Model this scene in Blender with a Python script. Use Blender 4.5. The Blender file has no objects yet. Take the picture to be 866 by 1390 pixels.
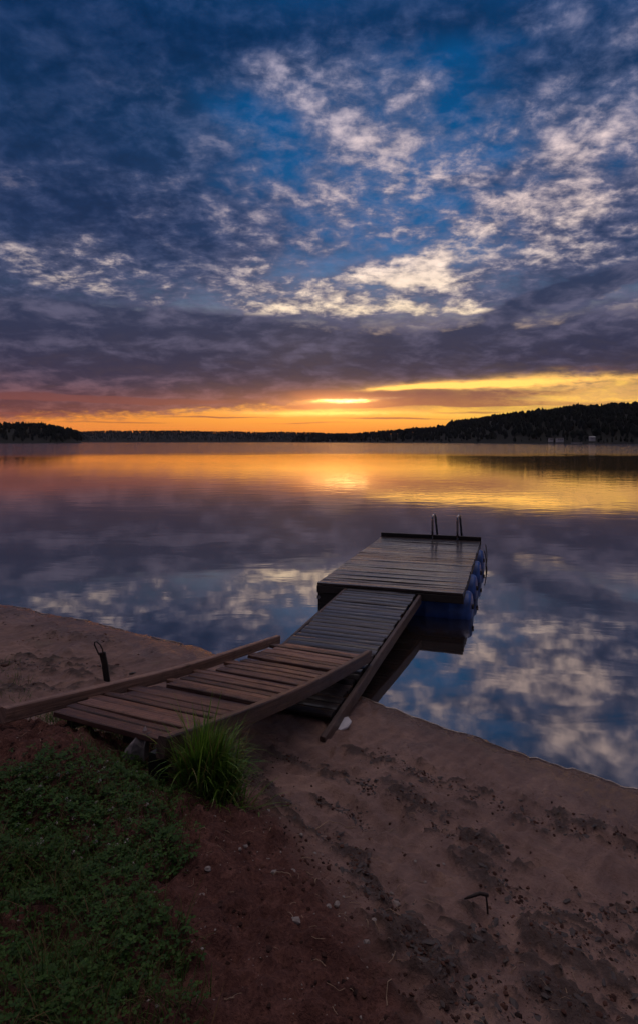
import bpy, math, random
import numpy as np
from mathutils import Vector, Matrix, noise as mnoise

SC = bpy.context.scene
COL = SC.collection
R = math.radians
rnd = random.Random(11)
HC, FPX, HX, HY = 2.4, 815.0, 433.0, 599.6        # camera height above the water, focal length and principal column / horizon row


def s2l(c):
    c = c / 255.0
    return c / 12.92 if c <= 0.04045 else ((c + 0.055) / 1.055) ** 2.4


def rgb(r, g, b):
    return (s2l(r), s2l(g), s2l(b), 1.0)


def fbm(x, y, s, o=4, z=0.0):
    return mnoise.fractal(Vector((x * s, y * s, z)), 1.0, 2.0, o)


# ------------------------------------------------------------------ object bookkeeping
def link(o, parent=None):
    COL.objects.link(o)
    if parent is not None:
        o.parent = parent
    return o


def tag(o, label=None, cat=None, group=None, kind=None):
    if label: o['label'] = label
    if cat: o['category'] = cat
    if group: o['group'] = group
    if kind: o['kind'] = kind
    return o


def empty(name, loc, rz=0.0):
    o = bpy.data.objects.new(name, None)
    o.empty_display_size = 0.2
    o.location = loc
    o.rotation_euler = (0, 0, rz)
    return link(o)


class MB:
    """collects verts / faces with a per-vertex grain vector (along, across, seed)"""
    def __init__(self):
        self.v, self.f, self.g = [], [], []

    def add(self, vs, fs, gs=None):
        b = len(self.v)
        self.v.extend([tuple(p) for p in vs])
        self.f.extend([tuple(b + i for i in f) for f in fs])
        self.g.extend(gs if gs else [(p[0], p[1], 0.0) for p in vs])

    def loft(self, rings, grs=None, cap=True, closed=True):
        n = len(rings[0])
        vs = [p for r in rings for p in r]
        fs = []
        for i in range(len(rings) - 1):
            for j in range(n if closed else n - 1):
                k = (j + 1) % n
                fs.append((i * n + j, i * n + k, (i + 1) * n + k, (i + 1) * n + j))
        if cap:
            fs.append(tuple(reversed(range(n))))
            fs.append(tuple((len(rings) - 1) * n + j for j in range(n)))
        self.add(vs, fs, grs)

    def beam(self, pts, w, t, side, seed=None, bev=0.006, crown=0.0, wob=0.0):
        """timber along pts (centre of its TOP face), width w along side, thickness t down"""
        if seed is None: seed = rnd.random() * 50
        side = Vector(side).normalized()
        rings, gs = [], []
        L = 0.0
        for i, p in enumerate(pts):
            p = Vector(p)
            a = Vector(pts[max(0, i - 1)]); b = Vector(pts[min(len(pts) - 1, i + 1)])
            d = (b - a).normalized()
            up = side.cross(d).normalized()
            if up.z < 0: up = -up
            if i: L += (p - Vector(pts[i - 1])).length
            h = w / 2
            j = [rnd.uniform(-wob, wob) for _ in range(4)]
            prof = [(-h, -bev), (-h + bev, j[0]), (-h * .4, crown + j[0]), (h * .4, crown + j[1]), (h - bev, j[1]), (h, -bev), (h + j[2], -t + bev), (h - bev, -t), (-h + bev, -t), (-h + j[3], -t + bev)]
            rings.append([p + side * x + up * z for x, z in prof])
            gs += [(L, x + z, seed) for x, z in prof]
        # orientation
        self.loft(rings, gs)

    def tube(self, pts, r, n=10, radii=None):
        rings = []
        prev = None
        for i, p in enumerate(pts):
            p = Vector(p)
            a = Vector(pts[max(0, i - 1)]); b = Vector(pts[min(len(pts) - 1, i + 1)])
            d = (b - a).normalized()
            u = prev if prev is not None else (Vector((1, 0, 0)) if abs(d.x) < .8 else Vector((0, 1, 0)))
            u = (u - d * u.dot(d)).normalized()
            prev = u
            w = d.cross(u)
            rr = radii[i] if radii else r
            rings.append([p + (u * math.cos(2 * math.pi * k / n) + w * math.sin(2 * math.pi * k / n)) * rr for k in range(n)])
        self.loft(rings, [(i * .05, k * .01, 0.) for i in range(len(pts)) for k in range(n)])

    def box(self, lo, hi):
        x0, y0, z0 = lo; x1, y1, z1 = hi
        self.add([(x0, y0, z0), (x1, y0, z0), (x1, y1, z0), (x0, y1, z0), (x0, y0, z1), (x1, y0, z1), (x1, y1, z1), (x0, y1, z1)],
                 [(3, 2, 1, 0), (4, 5, 6, 7), (0, 1, 5, 4), (1, 2, 6, 5), (2, 3, 7, 6), (3, 0, 4, 7)])

    def build(self, name, mat, parent=None, smooth=False, fix=True):
        me = bpy.data.meshes.new(name)
        me.from_pydata(self.v, [], self.f)
        at = me.attributes.new('grain', 'FLOAT_VECTOR', 'POINT')
        at.data.foreach_set('vector', np.array(self.g, dtype=np.float32).ravel())
        if fix:
            import bmesh
            bm = bmesh.new(); bm.from_mesh(me)
            bmesh.ops.recalc_face_normals(bm, faces=bm.faces)
            bm.to_mesh(me); bm.free()
        if smooth:
            me.polygons.foreach_set('use_smooth', [True] * len(me.polygons))
        me.materials.append(mat)
        me.update()
        return link(bpy.data.objects.new(name, me), parent)


# ------------------------------------------------------------------ node expression helper
class E:
    nt = None

    def __init__(self, s): self.s = s

    @staticmethod
    def sock(x): return x.s if isinstance(x, E) else x


def _set(inp, x):
    if isinstance(x, E): E.nt.links.new(x.s, inp)
    else: inp.default_value = x


def mth(op, *a, clamp=False):
    n = E.nt.nodes.new('ShaderNodeMath'); n.operation = op; n.use_clamp = clamp
    for i, x in enumerate(a): _set(n.inputs[i], x)
    return E(n.outputs[0])


E.__add__ = lambda a, b: mth('ADD', a, b)
E.__radd__ = lambda a, b: mth('ADD', b, a)
E.__sub__ = lambda a, b: mth('SUBTRACT', a, b)
E.__rsub__ = lambda a, b: mth('SUBTRACT', b, a)
E.__mul__ = lambda a, b: mth('MULTIPLY', a, b)
E.__rmul__ = lambda a, b: mth('MULTIPLY', b, a)
E.__truediv__ = lambda a, b: mth('DIVIDE', a, b)
E.__neg__ = lambda a: mth('MULTIPLY', a, -1.0)


def sstep(x, a, b, lo=0.0, hi=1.0):
    n = E.nt.nodes.new('ShaderNodeMapRange'); n.interpolation_type = 'SMOOTHSTEP'
    _set(n.inputs[0], x); n.inputs[1].default_value = a; n.inputs[2].default_value = b
    n.inputs[3].default_value = lo; n.inputs[4].default_value = hi
    return E(n.outputs[0])


def xyz(x, y, z=0.0):
    n = E.nt.nodes.new('ShaderNodeCombineXYZ')
    for i, q in enumerate((x, y, z)): _set(n.inputs[i], q)
    return E(n.outputs[0])


def tnoise(vec, scale, detail=4, rough=.5, dist=0.0, out=0, lac=2.0):
    n = E.nt.nodes.new('ShaderNodeTexNoise'); n.noise_dimensions = '3D'
    _set(n.inputs['Vector'], vec)
    n.inputs['Scale'].default_value = scale; n.inputs['Detail'].default_value = detail
    n.inputs['Roughness'].default_value = rough; n.inputs['Distortion'].default_value = dist
    n.inputs['Lacunarity'].default_value = lac
    return E(n.outputs[out])


def ramp(x, stops, interp='LINEAR'):
    n = E.nt.nodes.new('ShaderNodeValToRGB'); cr = n.color_ramp; cr.interpolation = interp
    while len(cr.elements) < len(stops): cr.elements.new(0.5)
    for e, (p, c) in zip(cr.elements, stops):
        e.position = p; e.color = c if len(c) == 4 else (*c, 1)
    _set(n.inputs[0], x)
    return E(n.outputs[0])


def cmix(f, a, b, mode='MIX'):
    n = E.nt.nodes.new('ShaderNodeMix'); n.data_type = 'RGBA'; n.blend_type = mode
    _set(n.inputs[0], f); _set(n.inputs[6], a); _set(n.inputs[7], b)
    return E(n.outputs[2])


def cscale(c, k):
    n = E.nt.nodes.new('ShaderNodeVectorMath'); n.operation = 'SCALE'
    _set(n.inputs[0], c); _set(n.inputs[3], k)
    return E(n.outputs[0])


def vop(op, a, b):
    n = E.nt.nodes.new('ShaderNodeVectorMath'); n.operation = op
    _set(n.inputs[0], a); _set(n.inputs[1], b)
    return E(n.outputs[0])


def attr(name, out='Vector'):
    n = E.nt.nodes.new('ShaderNodeAttribute'); n.attribute_name = name
    return E(n.outputs[out])


def sep(v):
    n = E.nt.nodes.new('ShaderNodeSeparateXYZ'); _set(n.inputs[0], v)
    return E(n.outputs[0]), E(n.outputs[1]), E(n.outputs[2])


def bump(h, strength=.5, dist=.01, normal=None):
    n = E.nt.nodes.new('ShaderNodeBump'); n.inputs['Strength'].default_value = strength; n.inputs['Distance'].default_value = dist
    _set(n.inputs['Height'], h)
    if normal is not None: _set(n.inputs['Normal'], normal)
    return E(n.outputs[0])


def coords(which='Object'):
    n = E.nt.nodes.new('ShaderNodeTexCoord')
    return E(n.outputs[which])


def geo_pos():
    n = E.nt.nodes.new('ShaderNodeNewGeometry')
    return E(n.outputs['Position'])


def material(name):
    m = bpy.data.materials.new(name); m.use_nodes = True
    E.nt = m.node_tree
    p = m.node_tree.nodes['Principled BSDF']
    return m, p


def pset(p, **k):
    for a, x in k.items():
        _set(p.inputs[a.replace('_', ' ')], x)


# ------------------------------------------------------------------ materials
def wood_mat(name, dark, mid, light, r0, r1, sc=1.0, wet=0.0, ior=1.45):
    m, p = material(name)
    g = attr('grain')
    a, c, s = sep(g)
    gv = xyz(a * 1.0, c * 14.0, s * 3.7)
    fine = tnoise(xyz(a * 2.5, c * 90.0, s * 7.1), 1.0 * sc, 5, .65, .3)
    big = tnoise(gv, 2.2 * sc, 4, .6, .4)
    per = tnoise(xyz(s * 13.7, s * 5.1, s), 1.0, 0, .5)
    blot = tnoise(xyz(a, c, s * 2.0), 9.0, 4, .6)
    k = fine * .55 + big * .36 + per * .62 - .27
    col = ramp(k, [(.25, dark), (.5, mid), (.74, light)])
    col = cmix(sstep(blot, .56, .74, 0, .55), col, dark)
    vk = E.nt.nodes.new('ShaderNodeTexVoronoi'); vk.inputs['Scale'].default_value = 1.0
    _set(vk.inputs['Vector'], xyz(a * 3.1, c * 13.0, s * 5.0))
    knot = sstep(E(vk.outputs['Distance']), .06, .17, 1.0, 0.0)
    col = cmix(knot * .75, col, dark)
    split = sstep(mth('ABSOLUTE', tnoise(xyz(a * 1.1, c * 26.0, s * 3.3), 1.0, 2, .5, .2) - .5), .0, .018, 1.0, 0.0)
    col = cmix(split * .6 * sstep(blot, .42, .6), col, dark)
    rough = ramp(blot * .6 + big * .4, [(.3, (r0,) * 3), (.7, (r1,) * 3)])
    h = fine * .6 + big * .5
    pset(p, Base_Color=col, Roughness=rough, Normal=bump(h, .8 if not wet else .25, .008), IOR=ior)
    if wet:
        pset(p, Coat_Weight=wet, Coat_Roughness=.10, Coat_IOR=1.4, Coat_Normal=bump(big, .12, .006))
    return m


M = {}
M['brown'] = wood_mat('weathered_brown_wood', (.011, .005, .0045, 1), (.078, .036, .027, 1), (.31, .16, .112, 1), .28, .58)
M['rail'] = wood_mat('rail_wood', (.045, .026, .021, 1), (.17, .098, .073, 1), (.36, .225, .165, 1), .32, .55)
M['wetdeck'] = wood_mat('wet_grey_wood', (.009, .006, .006, 1), (.034, .023, .022, 1), (.10, .066, .058, 1), .2, .5, wet=.55, ior=1.45)
M['wetramp'] = wood_mat('damp_grey_wood', (.014, .011, .012, 1), (.046, .036, .037, 1), (.11, .085, .082, 1), .25, .5, wet=.45, ior=1.45)
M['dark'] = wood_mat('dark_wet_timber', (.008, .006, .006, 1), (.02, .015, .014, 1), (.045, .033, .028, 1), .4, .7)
M['stringer'] = wood_mat('stringer_timber', (.018, .011, .010, 1), (.065, .04, .033, 1), (.17, .108, .086, 1), .45, .7)


def simple(name, col, rough=.6, metal=0.0, var=.3, sc=20.0, bmp=.3, dist=.004):
    m, p = material(name)
    pos = coords('Object')
    n = tnoise(pos, sc, 5, .6)
    lo = tuple(c * (1 - var) for c in col[:3]) + (1,); hi = tuple(min(1, c * (1 + var)) for c in col[:3]) + (1,)
    pset(p, Base_Color=ramp(n, [(.3, lo), (.7, hi)]), Roughness=ramp(n, [(.3, (rough * .8,) * 3), (.7, (min(1, rough * 1.2),) * 3)]), Metallic=metal, Normal=bump(n, bmp, dist))
    return m


M['blue'] = simple('blue_plastic', (.02, .072, .28), .45, var=.45, sc=6, bmp=.25)
M['steel'] = simple('wet_steel', (.34, .32, .32), .16, 1.0, .15, 30, .08)
M['rope'] = simple('dark_rope', (.035, .028, .024), .8)
M['iron'] = simple('rusty_dark_iron', (.02, .016, .015), .6, 0.0, .5, 60, .5)
M['scrap'] = simple('white_plastic', (.62, .6, .63), .45, var=.12, sc=12, bmp=.4)
M['stone'] = simple('pale_concrete', (.27, .23, .22), .85, var=.35, sc=30, bmp=.7, dist=.01)
M['pebble'] = simple('pale_pebble', (.24, .2, .18), .6, var=.35, sc=40, bmp=.4)
M['twig'] = simple('dark_twig', (.028, .017, .015), .75, var=.6, sc=35, bmp=.8)
M['chip'] = simple('bark_chips', (.045, .03, .027), .6, var=.7, sc=50, bmp=.8)
M['straw'] = simple('dry_straw', (.3, .2, .13), .6, var=.3)
M['wall'] = simple('pale_cabin_wall', (.42, .41, .43), .8, var=.1, sc=2)
M['roof'] = simple('cabin_roof', (.10, .08, .08), .8, var=.2, sc=2)
M['glass'] = simple('dark_window', (.02, .02, .025), .15, var=.1, sc=2)
M['door'] = simple('cabin_door', (.1, .07, .05), .7, var=.2, sc=2)


def leaf_mat(name, a, b, c, rough=.5, dry=None):
    m, p = material(name)
    g = attr('grain')
    x, y, s = sep(g)
    t = tnoise(xyz(s * 9.1, s * 3.3, 0.0), 1.0, 0)
    col = ramp(t * .75 + x * .25, [(.2, a), (.5, b), (.8, c)])
    if dry: col = cmix(sstep(tnoise(xyz(s * 4.7, 3.0, s * 1.9), 1.0, 0), .60, .64), col, dry)
    pset(p, Base_Color=col, Roughness=rough, Specular_IOR_Level=.22 if rough >= .45 else .4)
    tr = m.node_tree.nodes.new('ShaderNodeBsdfTranslucent')
    mx = m.node_tree.nodes.new('ShaderNodeMixShader'); mx.inputs[0].default_value = .3
    E.nt.links.new(cscale(col, 1.6).s, tr.inputs[0])
    out = m.node_tree.nodes['Material Output']
    E.nt.links.new(p.outputs[0], mx.inputs[1]); E.nt.links.new(tr.outputs[0], mx.inputs[2]); E.nt.links.new(mx.outputs[0], out.inputs[0])
    return m


M['clod'] = leaf_mat('damp_soil_crumbs', (.024, .013, .011, 1), (.07, .032, .025, 1), (.17, .078, .056, 1), .75)
M['grass'] = leaf_mat('lawn_green', (.016, .034, .008, 1), (.044, .088, .016, 1), (.12, .13, .034, 1), .5, (.16, .095, .045, 1))
M['tall'] = leaf_mat('tall_grass_green', (.022, .06, .008, 1), (.075, .17, .018, 1), (.19, .29, .04, 1), .34, (.17, .14, .05, 1))
M['clover'] = leaf_mat('clover_green', (.014, .036, .007, 1), (.034, .088, .013, 1), (.08, .15, .026, 1))
M['flower'] = simple('clover_flower', (.55, .5, .46), .7, var=.2)
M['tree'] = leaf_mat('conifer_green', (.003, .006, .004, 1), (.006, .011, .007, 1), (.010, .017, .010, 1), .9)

# ------------------------------------------------------------------ terrain
SHORE = [(-400, 260), (-120, 82), (-30, 24.5), (-16, 16.2), (-9, 11.6), (-6.4, 9.9), (-4.68, 8.84), (-3.33, 8.15), (-2.13, 7.45), (-1.2, 6.82), (-.2, 6.12), (.65, 5.42), (1.04, 5.06), (1.53, 4.66), (2.21, 4.16), (3.6, 3.1), (6.5, 1.2), (12, -2.0), (40, -16), (400, -160)]
SX = np.array([p[0] for p in SHORE]); SY = np.array([p[1] for p in SHORE])
PD = np.array([-60, -12, -4, -1.5, -.6, -.2, 0, .12, .5, 1.0, 1.8, 2.3, 2.7, 3.1, 3.9, 5, 8, 30, 400.])
PZ = np.array([-6, -3.2, -1.6, -.55, -.18, -.05, 0, .022, .05, .095, .22, .38, .58, .74, .84, .91, .98, 1.5, 4.])


def shore_d(x, y):
    return (np.interp(x, SX, SY) - y) * .80


def knoll(x, y):
    x = np.asarray(x, float); y = np.asarray(y, float)
    return .10 * np.exp(-((x + 1.35) / .65) ** 2 - ((y - 3.15) / .5) ** 2)


def base_z(x, y):
    return np.interp(shore_d(x, y), PD, PZ) + knoll(x, y)


def px2g(px, py, fn=None):
    """point where the view ray through a photo pixel meets the bank"""
    fn = fn or base_z
    a, b = (px - HX) / FPX, (HY - py) / FPX
    Y, st = .8, .01
    while Y < 40:
        if HC + b * Y < fn(a * Y, Y): break
        Y += st * max(1, Y * .4)
    return float(a * Y), float(Y)


def poly_px(pts): return [px2g(*p) for p in pts]


def seg_dist(x, y, pts):
    d = np.full(np.shape(x), 1e9)
    for (ax, ay), (bx, by) in zip(pts[:-1], pts[1:]):
        vx, vy = bx - ax, by - ay
        t = np.clip(((x - ax) * vx + (y - ay) * vy) / (vx * vx + vy * vy + 1e-9), 0, 1)
        d = np.minimum(d, np.hypot(x - ax - t * vx, y - ay - t * vy))
    return d


def inside(x, y, pts):
    c = np.zeros(np.shape(x), bool)
    n = len(pts)
    for i in range(n):
        (x1, y1), (x2, y2) = pts[i], pts[(i + 1) % n]
        if y1 == y2: continue
        cond = ((y1 > y) != (y2 > y)) & (x < (x2 - x1) * (y - y1) / (y2 - y1) + x1)
        c ^= cond
    return c


BANDS = [  # photo polylines of the dark debris on the sand: points, half width in metres, amount
    ([(500, 1025), (560, 1045), (600, 1060), (680, 1092), (760, 1122), (870, 1150)], .10, 1.0),
    ([(545, 1075), (585, 1110), (620, 1140), (690, 1165)], .09, .8),
    ([(380, 1030), (430, 1040), (490, 1065), (505, 1075)], .06, .9),
    ([(430, 1092), (480, 1098), (500, 1120)], .05, 1.0),
    ([(415, 1120), (470, 1150), (480, 1185), (510, 1220), (550, 1265), (600, 1320), (640, 1390)], .07, 1.3),
    ([(640, 1175), (690, 1215), (740, 1255), (800, 1245), (870, 1220)], .09, .7),
    ([(600, 1290), (700, 1280), (800, 1290), (870, 1280)], .12, .9),
    ([(640, 1350), (760, 1370), (870, 1350)], .10, .8),
    ([(335, 1040), (350, 1070), (400, 1110)], .09, .9),
    ([(0, 835), (70, 832), (110, 840)], .22, .8),
    ([(0, 905), (60, 900), (120, 915)], .22, .8),
    ([(0, 940), (70, 935)], .2, .7),
    ([(30, 872), (90, 862), (160, 872)], .1, .4),
]
BANDS_G = [(poly_px(p), w, a) for p, w, a in BANDS]
FEET = []
for (fpx, fpy, fang) in [(470, 1090, 2.3), (505, 1130, 2.1), (560, 1150, 2.5), (590, 1200, 2.2), (640, 1110, .4), (690, 1130, .5), (740, 1175, .3), (560, 1045, .7), (610, 1085, .6), (650, 1260, 2.0), (700, 1300, 2.3), (780, 1200, 1.0), (430, 1055, 2.7), (90, 905, .4), (50, 880, .5), (190, 915, .1)]:
    FEET.append((*px2g(fpx, fpy), fang))
SOIL_EDGE = poly_px([(250, 1015), (330, 1050), (385, 1100), (430, 1140), (470, 1190), (510, 1235), (560, 1290), (610, 1350), (650, 1420)])
SOIL_POLY = SOIL_EDGE + [(.9, .8), (3, -3), (-6, -3), (-7, 4.2), (-2.6, 3.9), (-1.4, 3.6)]
LAWN = poly_px([(0, 1043), (90, 1036), (150, 1040), (195, 1036), (205, 1060), (240, 1085), (248, 1130), (236, 1180), (205, 1205), (215, 1235), (245, 1270), (262, 1310), (275, 1400)]) + [(-.35, .4), (-4.5, .4), (-4.5, 2.6)]


def terrain(x, y):
    x = np.asarray(x, float); y = np.asarray(y, float)
    sh = x.shape
    xf, yf = x.ravel(), y.ravel()
    near = (np.abs(xf) < 9) & (yf > -1) & (yf < 13)
    wig = np.zeros(xf.size); n1 = np.zeros(xf.size); n2 = np.zeros(xf.size); n3 = np.zeros(xf.size)
    for i in np.nonzero(near)[0]:
        a, b = xf[i], yf[i]
        wig[i] = fbm(a, b, .9, 3, 3.3)
        n1[i] = fbm(a, b, 1.7, 4, 1.1)
        n2[i] = fbm(a + .25 * n1[i], b - .25 * n1[i], 7.0, 4, 5.7)
        n3[i] = fbm(a, b, 26.0, 3, 9.2)
    d = shore_d(xf, yf) + wig * .10 + n2 * .035
    z = np.interp(d, PD, PZ) + knoll(xf, yf)
    soil = inside(xf + n2 * .05, yf + n1 * .06 + n2 * .05, SOIL_POLY).astype(float)
    es = seg_dist(xf, yf, SOIL_EDGE)
    soil = np.where(soil > 0, np.clip(es / .34, 0, 1) ** .8, 0)
    dirt = np.zeros(xf.size)
    for pts, w, am in BANDS_G:
        q = seg_dist(xf + n2 * .08, yf + n1 * .10, pts)
        dirt = np.maximum(dirt, am * np.exp(-(q / (w * 1.9)) ** 2))
    dirt = np.clip(dirt * (.45 + 2.2 * n2 + 1.0 * n3 + .5 * n1), 0, 1)
    damp = np.clip(d / .5, 0, 1)
    z = z + damp * (n1 * .045 + n2 * .026 + n3 * .004)
    z += soil * (.028 + n2 * .030 + n3 * .016)
    z += dirt * damp * (np.clip(n3 + .1, -.3, 1) * .022 + .006)
    # low scalloped sand ledges running roughly with the shoreline
    led = np.sin((d + n1 * .5) * 9.0)
    z += damp * (1 - soil) * np.clip(led, 0, 1) ** 3 * .012 * np.clip((2.6 - d), 0, 1)
    for (fx, fy, fa) in FEET:
        ca_, sa_ = math.cos(fa), math.sin(fa)
        u = (xf - fx) * ca_ + (yf - fy) * sa_; w_ = -(xf - fx) * sa_ + (yf - fy) * ca_
        q = (u / .13) ** 2 + (w_ / (.045 + .012 * np.clip(u / .13, -1, 1))) ** 2
        z = z - .017 * np.exp(-q ** 2) + .006 * np.exp(-((np.sqrt(q) - 1.3) / .25) ** 2)
    grassy = inside(xf, yf, LAWN).astype(float)
    wet = np.clip(1 - d / 1.1 + n1 * .9, 0, 1)
    edge = np.clip(1 - np.abs(d - .10 - n1 * .15) / .22, 0, 1)
    wet = np.clip(wet * .8 + edge * .5, 0, 1)
    return [q.reshape(sh) for q in (z, soil, dirt, wet, grassy)]


def axis(core, far):
    return np.concatenate([-np.array(far[::-1]), core, np.array(far)])


far = [7.5, 9, 12, 17, 26, 45, 90, 200, 500, 1200, 3000, 6000]
cx = np.concatenate([np.arange(-6.5, -3.4, .045), np.arange(-3.4, 3.4, .0185), np.arange(3.4, 6.5, .045)])
xs = axis(cx, far)
ys = [-6000, -1500, -400, -100, -40, -15, -6, -3, -1.5, -.6, 0, .4, .7, .9]
yy = 1.05
while yy < 12.5:
    ys.append(yy); yy += .0085 * yy + .002
ys += [14, 17, 22, 30, 45, 80, 150, 400, 1000, 2500, 6000]
ys = np.array(ys)
GX, GY = np.meshgrid(xs, ys)
GZ, GS, GD, GW, GG = terrain(GX, GY)
nx, ny = len(xs), len(ys)
vv = np.stack([GX, GY, GZ], -1).reshape(-1, 3)
ii = np.arange(ny * nx).reshape(ny, nx)
ff = np.stack([ii[:-1, :-1], ii[:-1, 1:], ii[1:, 1:], ii[1:, :-1]], -1).reshape(-1, 4)
me = bpy.data.meshes.new('ground')
me.from_pydata(vv.tolist(), [], ff.tolist())
ca = me.color_attributes.new('mask', 'FLOAT_COLOR', 'POINT')
ca.data.foreach_set('color', np.stack([GS, GD, GW, GG], -1).reshape(-1).astype(np.float32))
me.polygons.foreach_set('use_smooth', [True] * len(me.polygons))


def gz(x, y):
    """height of the finished ground sheet"""
    i = int(np.clip(np.searchsorted(xs, x) - 1, 0, nx - 2)); j = int(np.clip(np.searchsorted(ys, y) - 1, 0, ny - 2))
    u = (x - xs[i]) / (xs[i + 1] - xs[i]); v = (y - ys[j]) / (ys[j + 1] - ys[j])
    return float((GZ[j, i] * (1 - u) + GZ[j, i + 1] * u) * (1 - v) + (GZ[j + 1, i] * (1 - u) + GZ[j + 1, i + 1] * u) * v)


m, p = material('sandy_bank')
mk = attr('mask', 'Color')
soil, dirt, wet = sep(mk)
pos = geo_pos()
px_, py_, pz_ = sep(pos)
big = tnoise(pos, 1.3, 5, .55)
mid = tnoise(pos, 9.0, 6, .62, .3)
fine = tnoise(pos, 70.0, 5, .65)
grit = tnoise(pos, 260.0, 3, .7)
streak = tnoise(xyz(px_ * .7 + py_ * .9, px_ * 5.0 - py_ * 4.0, 0.0), 2.2, 4, .55, .5)
sand = ramp(big * .4 + mid * .25 + streak * .35, [(.32, (.090, .050, .043, 1)), (.5, (.195, .112, .090, 1)), (.68, (.33, .20, .15, 1))])
soilc = ramp(mid * .5 + fine * .5, [(.3, (.036, .0145, .013, 1)), (.5, (.098, .042, .034, 1)), (.72, (.21, .096, .074, 1))])
dirtc = ramp(fine, [(.3, (.014, .009, .009, 1)), (.7, (.06, .036, .030, 1))])
sand = cmix(.55, sand, cscale(sand, mth('ADD', .35, (fine * .6 + grit * .4) * 1.3)))
col = cmix(sstep(soil + (mid - .5) * .9 + (fine - .5) * .4, .12, .85), sand, soilc)
col = cmix(sstep(dirt + (fine - .5) * 1.1 + (mid - .5) * .9, .22, .95, 0, .8), col, dirtc)
# algae-green film low on the sand at the right, and rusty film near the water
film = tnoise(pos, 2.1, 4, .6)
col = cmix(sstep(film, .6, .75, 0, .35), col, (.085, .075, .035, 1))
col = cmix(sstep(wet, .25, .95, 0, .45), col, (.075, .042, .034, 1))
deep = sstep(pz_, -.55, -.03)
col = cmix(deep, (.012, .012, .012, 1), col)  # bed colour darkened with depth, standing in for light lost in the water
rgh = mth('SUBTRACT', .68, sstep(wet + (mid - .5) * .5 + (big - .5) * 1.2, .12, .8, 0, .36))
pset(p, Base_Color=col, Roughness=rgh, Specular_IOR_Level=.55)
h = mid * .036 + fine * .011 + grit * .0034 + fine * dirt * .008 + tnoise(pos, 28.0, 4, .6) * (.007 + soil * .020)
bn = E.nt.nodes.new('ShaderNodeBump'); bn.inputs['Strength'].default_value = .9; bn.inputs['Distance'].default_value = 1.0
_set(bn.inputs['Height'], h)
spc = mth('SUBTRACT', .5, soil * .32)
rgh = mth('MINIMUM', .95, rgh + soil * .25 + dirt * .15)
rgh = rgh - sstep(pz_ + (mid - .5) * .02, .03, .008, 0, .26)
pset(p, Normal=E(bn.outputs[0]), Roughness=rgh, Specular_IOR_Level=spc)
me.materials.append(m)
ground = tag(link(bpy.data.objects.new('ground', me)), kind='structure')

# ------------------------------------------------------------------ lake
m, p = material('lake_water')
nt = m.node_tree
pos = geo_pos()
x_, y_, z_ = sep(pos)
r = mth('SQRT', x_ * x_ + y_ * y_)
# gentle long ripples near the bank, a wind-ruffled sheet far out
w1 = tnoise(xyz(x_ * .55, y_ * 1.0, 0.0), 1.1, 3, .5, .6)
w2 = tnoise(xyz(x_ * .5, y_ * 1.1, 3.0), 4.6, 3, .5, .3)
w3 = tnoise(xyz(x_ * .05, y_ * .06, 9.0), 1.0, 3, .5)
patch = sstep(tnoise(xyz(x_ * .02, y_ * .05, 2.0), 1.0, 3, .55), .38, .62)
calm = sstep(r, 5.0, 40.0, .25, 1.0)
ruff = sstep(r + (w3 - .5) * 50.0, 98.0, 150.0)
h = (w1 * .022 + w2 * .0065 * (patch * .9 + .1)) * calm
wave = tnoise(xyz(x_ * .30, y_ * .9, 7.0), 1.2, 3, .55)
h = h + wave * ruff * .55
bn = nt.nodes.new('ShaderNodeBump'); bn.inputs['Strength'].default_value = 1.0; bn.inputs['Distance'].default_value = .32
_set(bn.inputs['Height'], h)
gl = nt.nodes.new('ShaderNodeBsdfGlossy'); gl.inputs['Color'].default_value = (1.0, .94, .87, 1)
rg = sstep(r, 6.0, 90.0, .032, .05)
_set(gl.inputs['Roughness'], rg)
nt.links.new(bn.outputs[0], gl.inputs['Normal'])
tr = nt.nodes.new('ShaderNodeBsdfTransparent'); tr.inputs['Color'].default_value = (.5, .4, .34, 1)
df = nt.nodes.new('ShaderNodeBsdfDiffuse'); df.inputs['Color'].default_value = (.045, .036, .036, 1)
mb = nt.nodes.new('ShaderNodeMixShader'); mb.inputs[0].default_value = .5
nt.links.new(tr.outputs[0], mb.inputs[1]); nt.links.new(df.outputs[0], mb.inputs[2])
mx = nt.nodes.new('ShaderNodeMixShader')
lw = nt.nodes.new('ShaderNodeLayerWeight'); lw.inputs['Blend'].default_value = .5
fac = mth('MULTIPLY_ADD', mth('POWER', E(lw.outputs['Facing']), 2.2), .84, .12)
nt.links.new(fac.s, mx.inputs[0]); nt.links.new(mb.outputs[0], mx.inputs[1]); nt.links.new(gl.outputs[0], mx.inputs[2])
nt.links.new(mx.outputs[0], nt.nodes['Material Output'].inputs[0])
nt.nodes.remove(p)
w = MB()
w.add([(-6000, -6000, 0), (6000, -6000, 0), (6000, 6000, 0), (-6000, 6000, 0)], [(0, 1, 2, 3)])
lake = tag(w.build('lake_water', m, fix=False), kind='structure')

# ------------------------------------------------------------------ far shores: hills and their woods
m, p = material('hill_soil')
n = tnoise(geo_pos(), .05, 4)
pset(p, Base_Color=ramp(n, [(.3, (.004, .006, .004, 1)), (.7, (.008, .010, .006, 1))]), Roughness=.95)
M['hill'] = m


def prof(tab, q):
    return float(np.interp(q, [a for a, _ in tab], [b for _, b in tab]))


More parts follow.
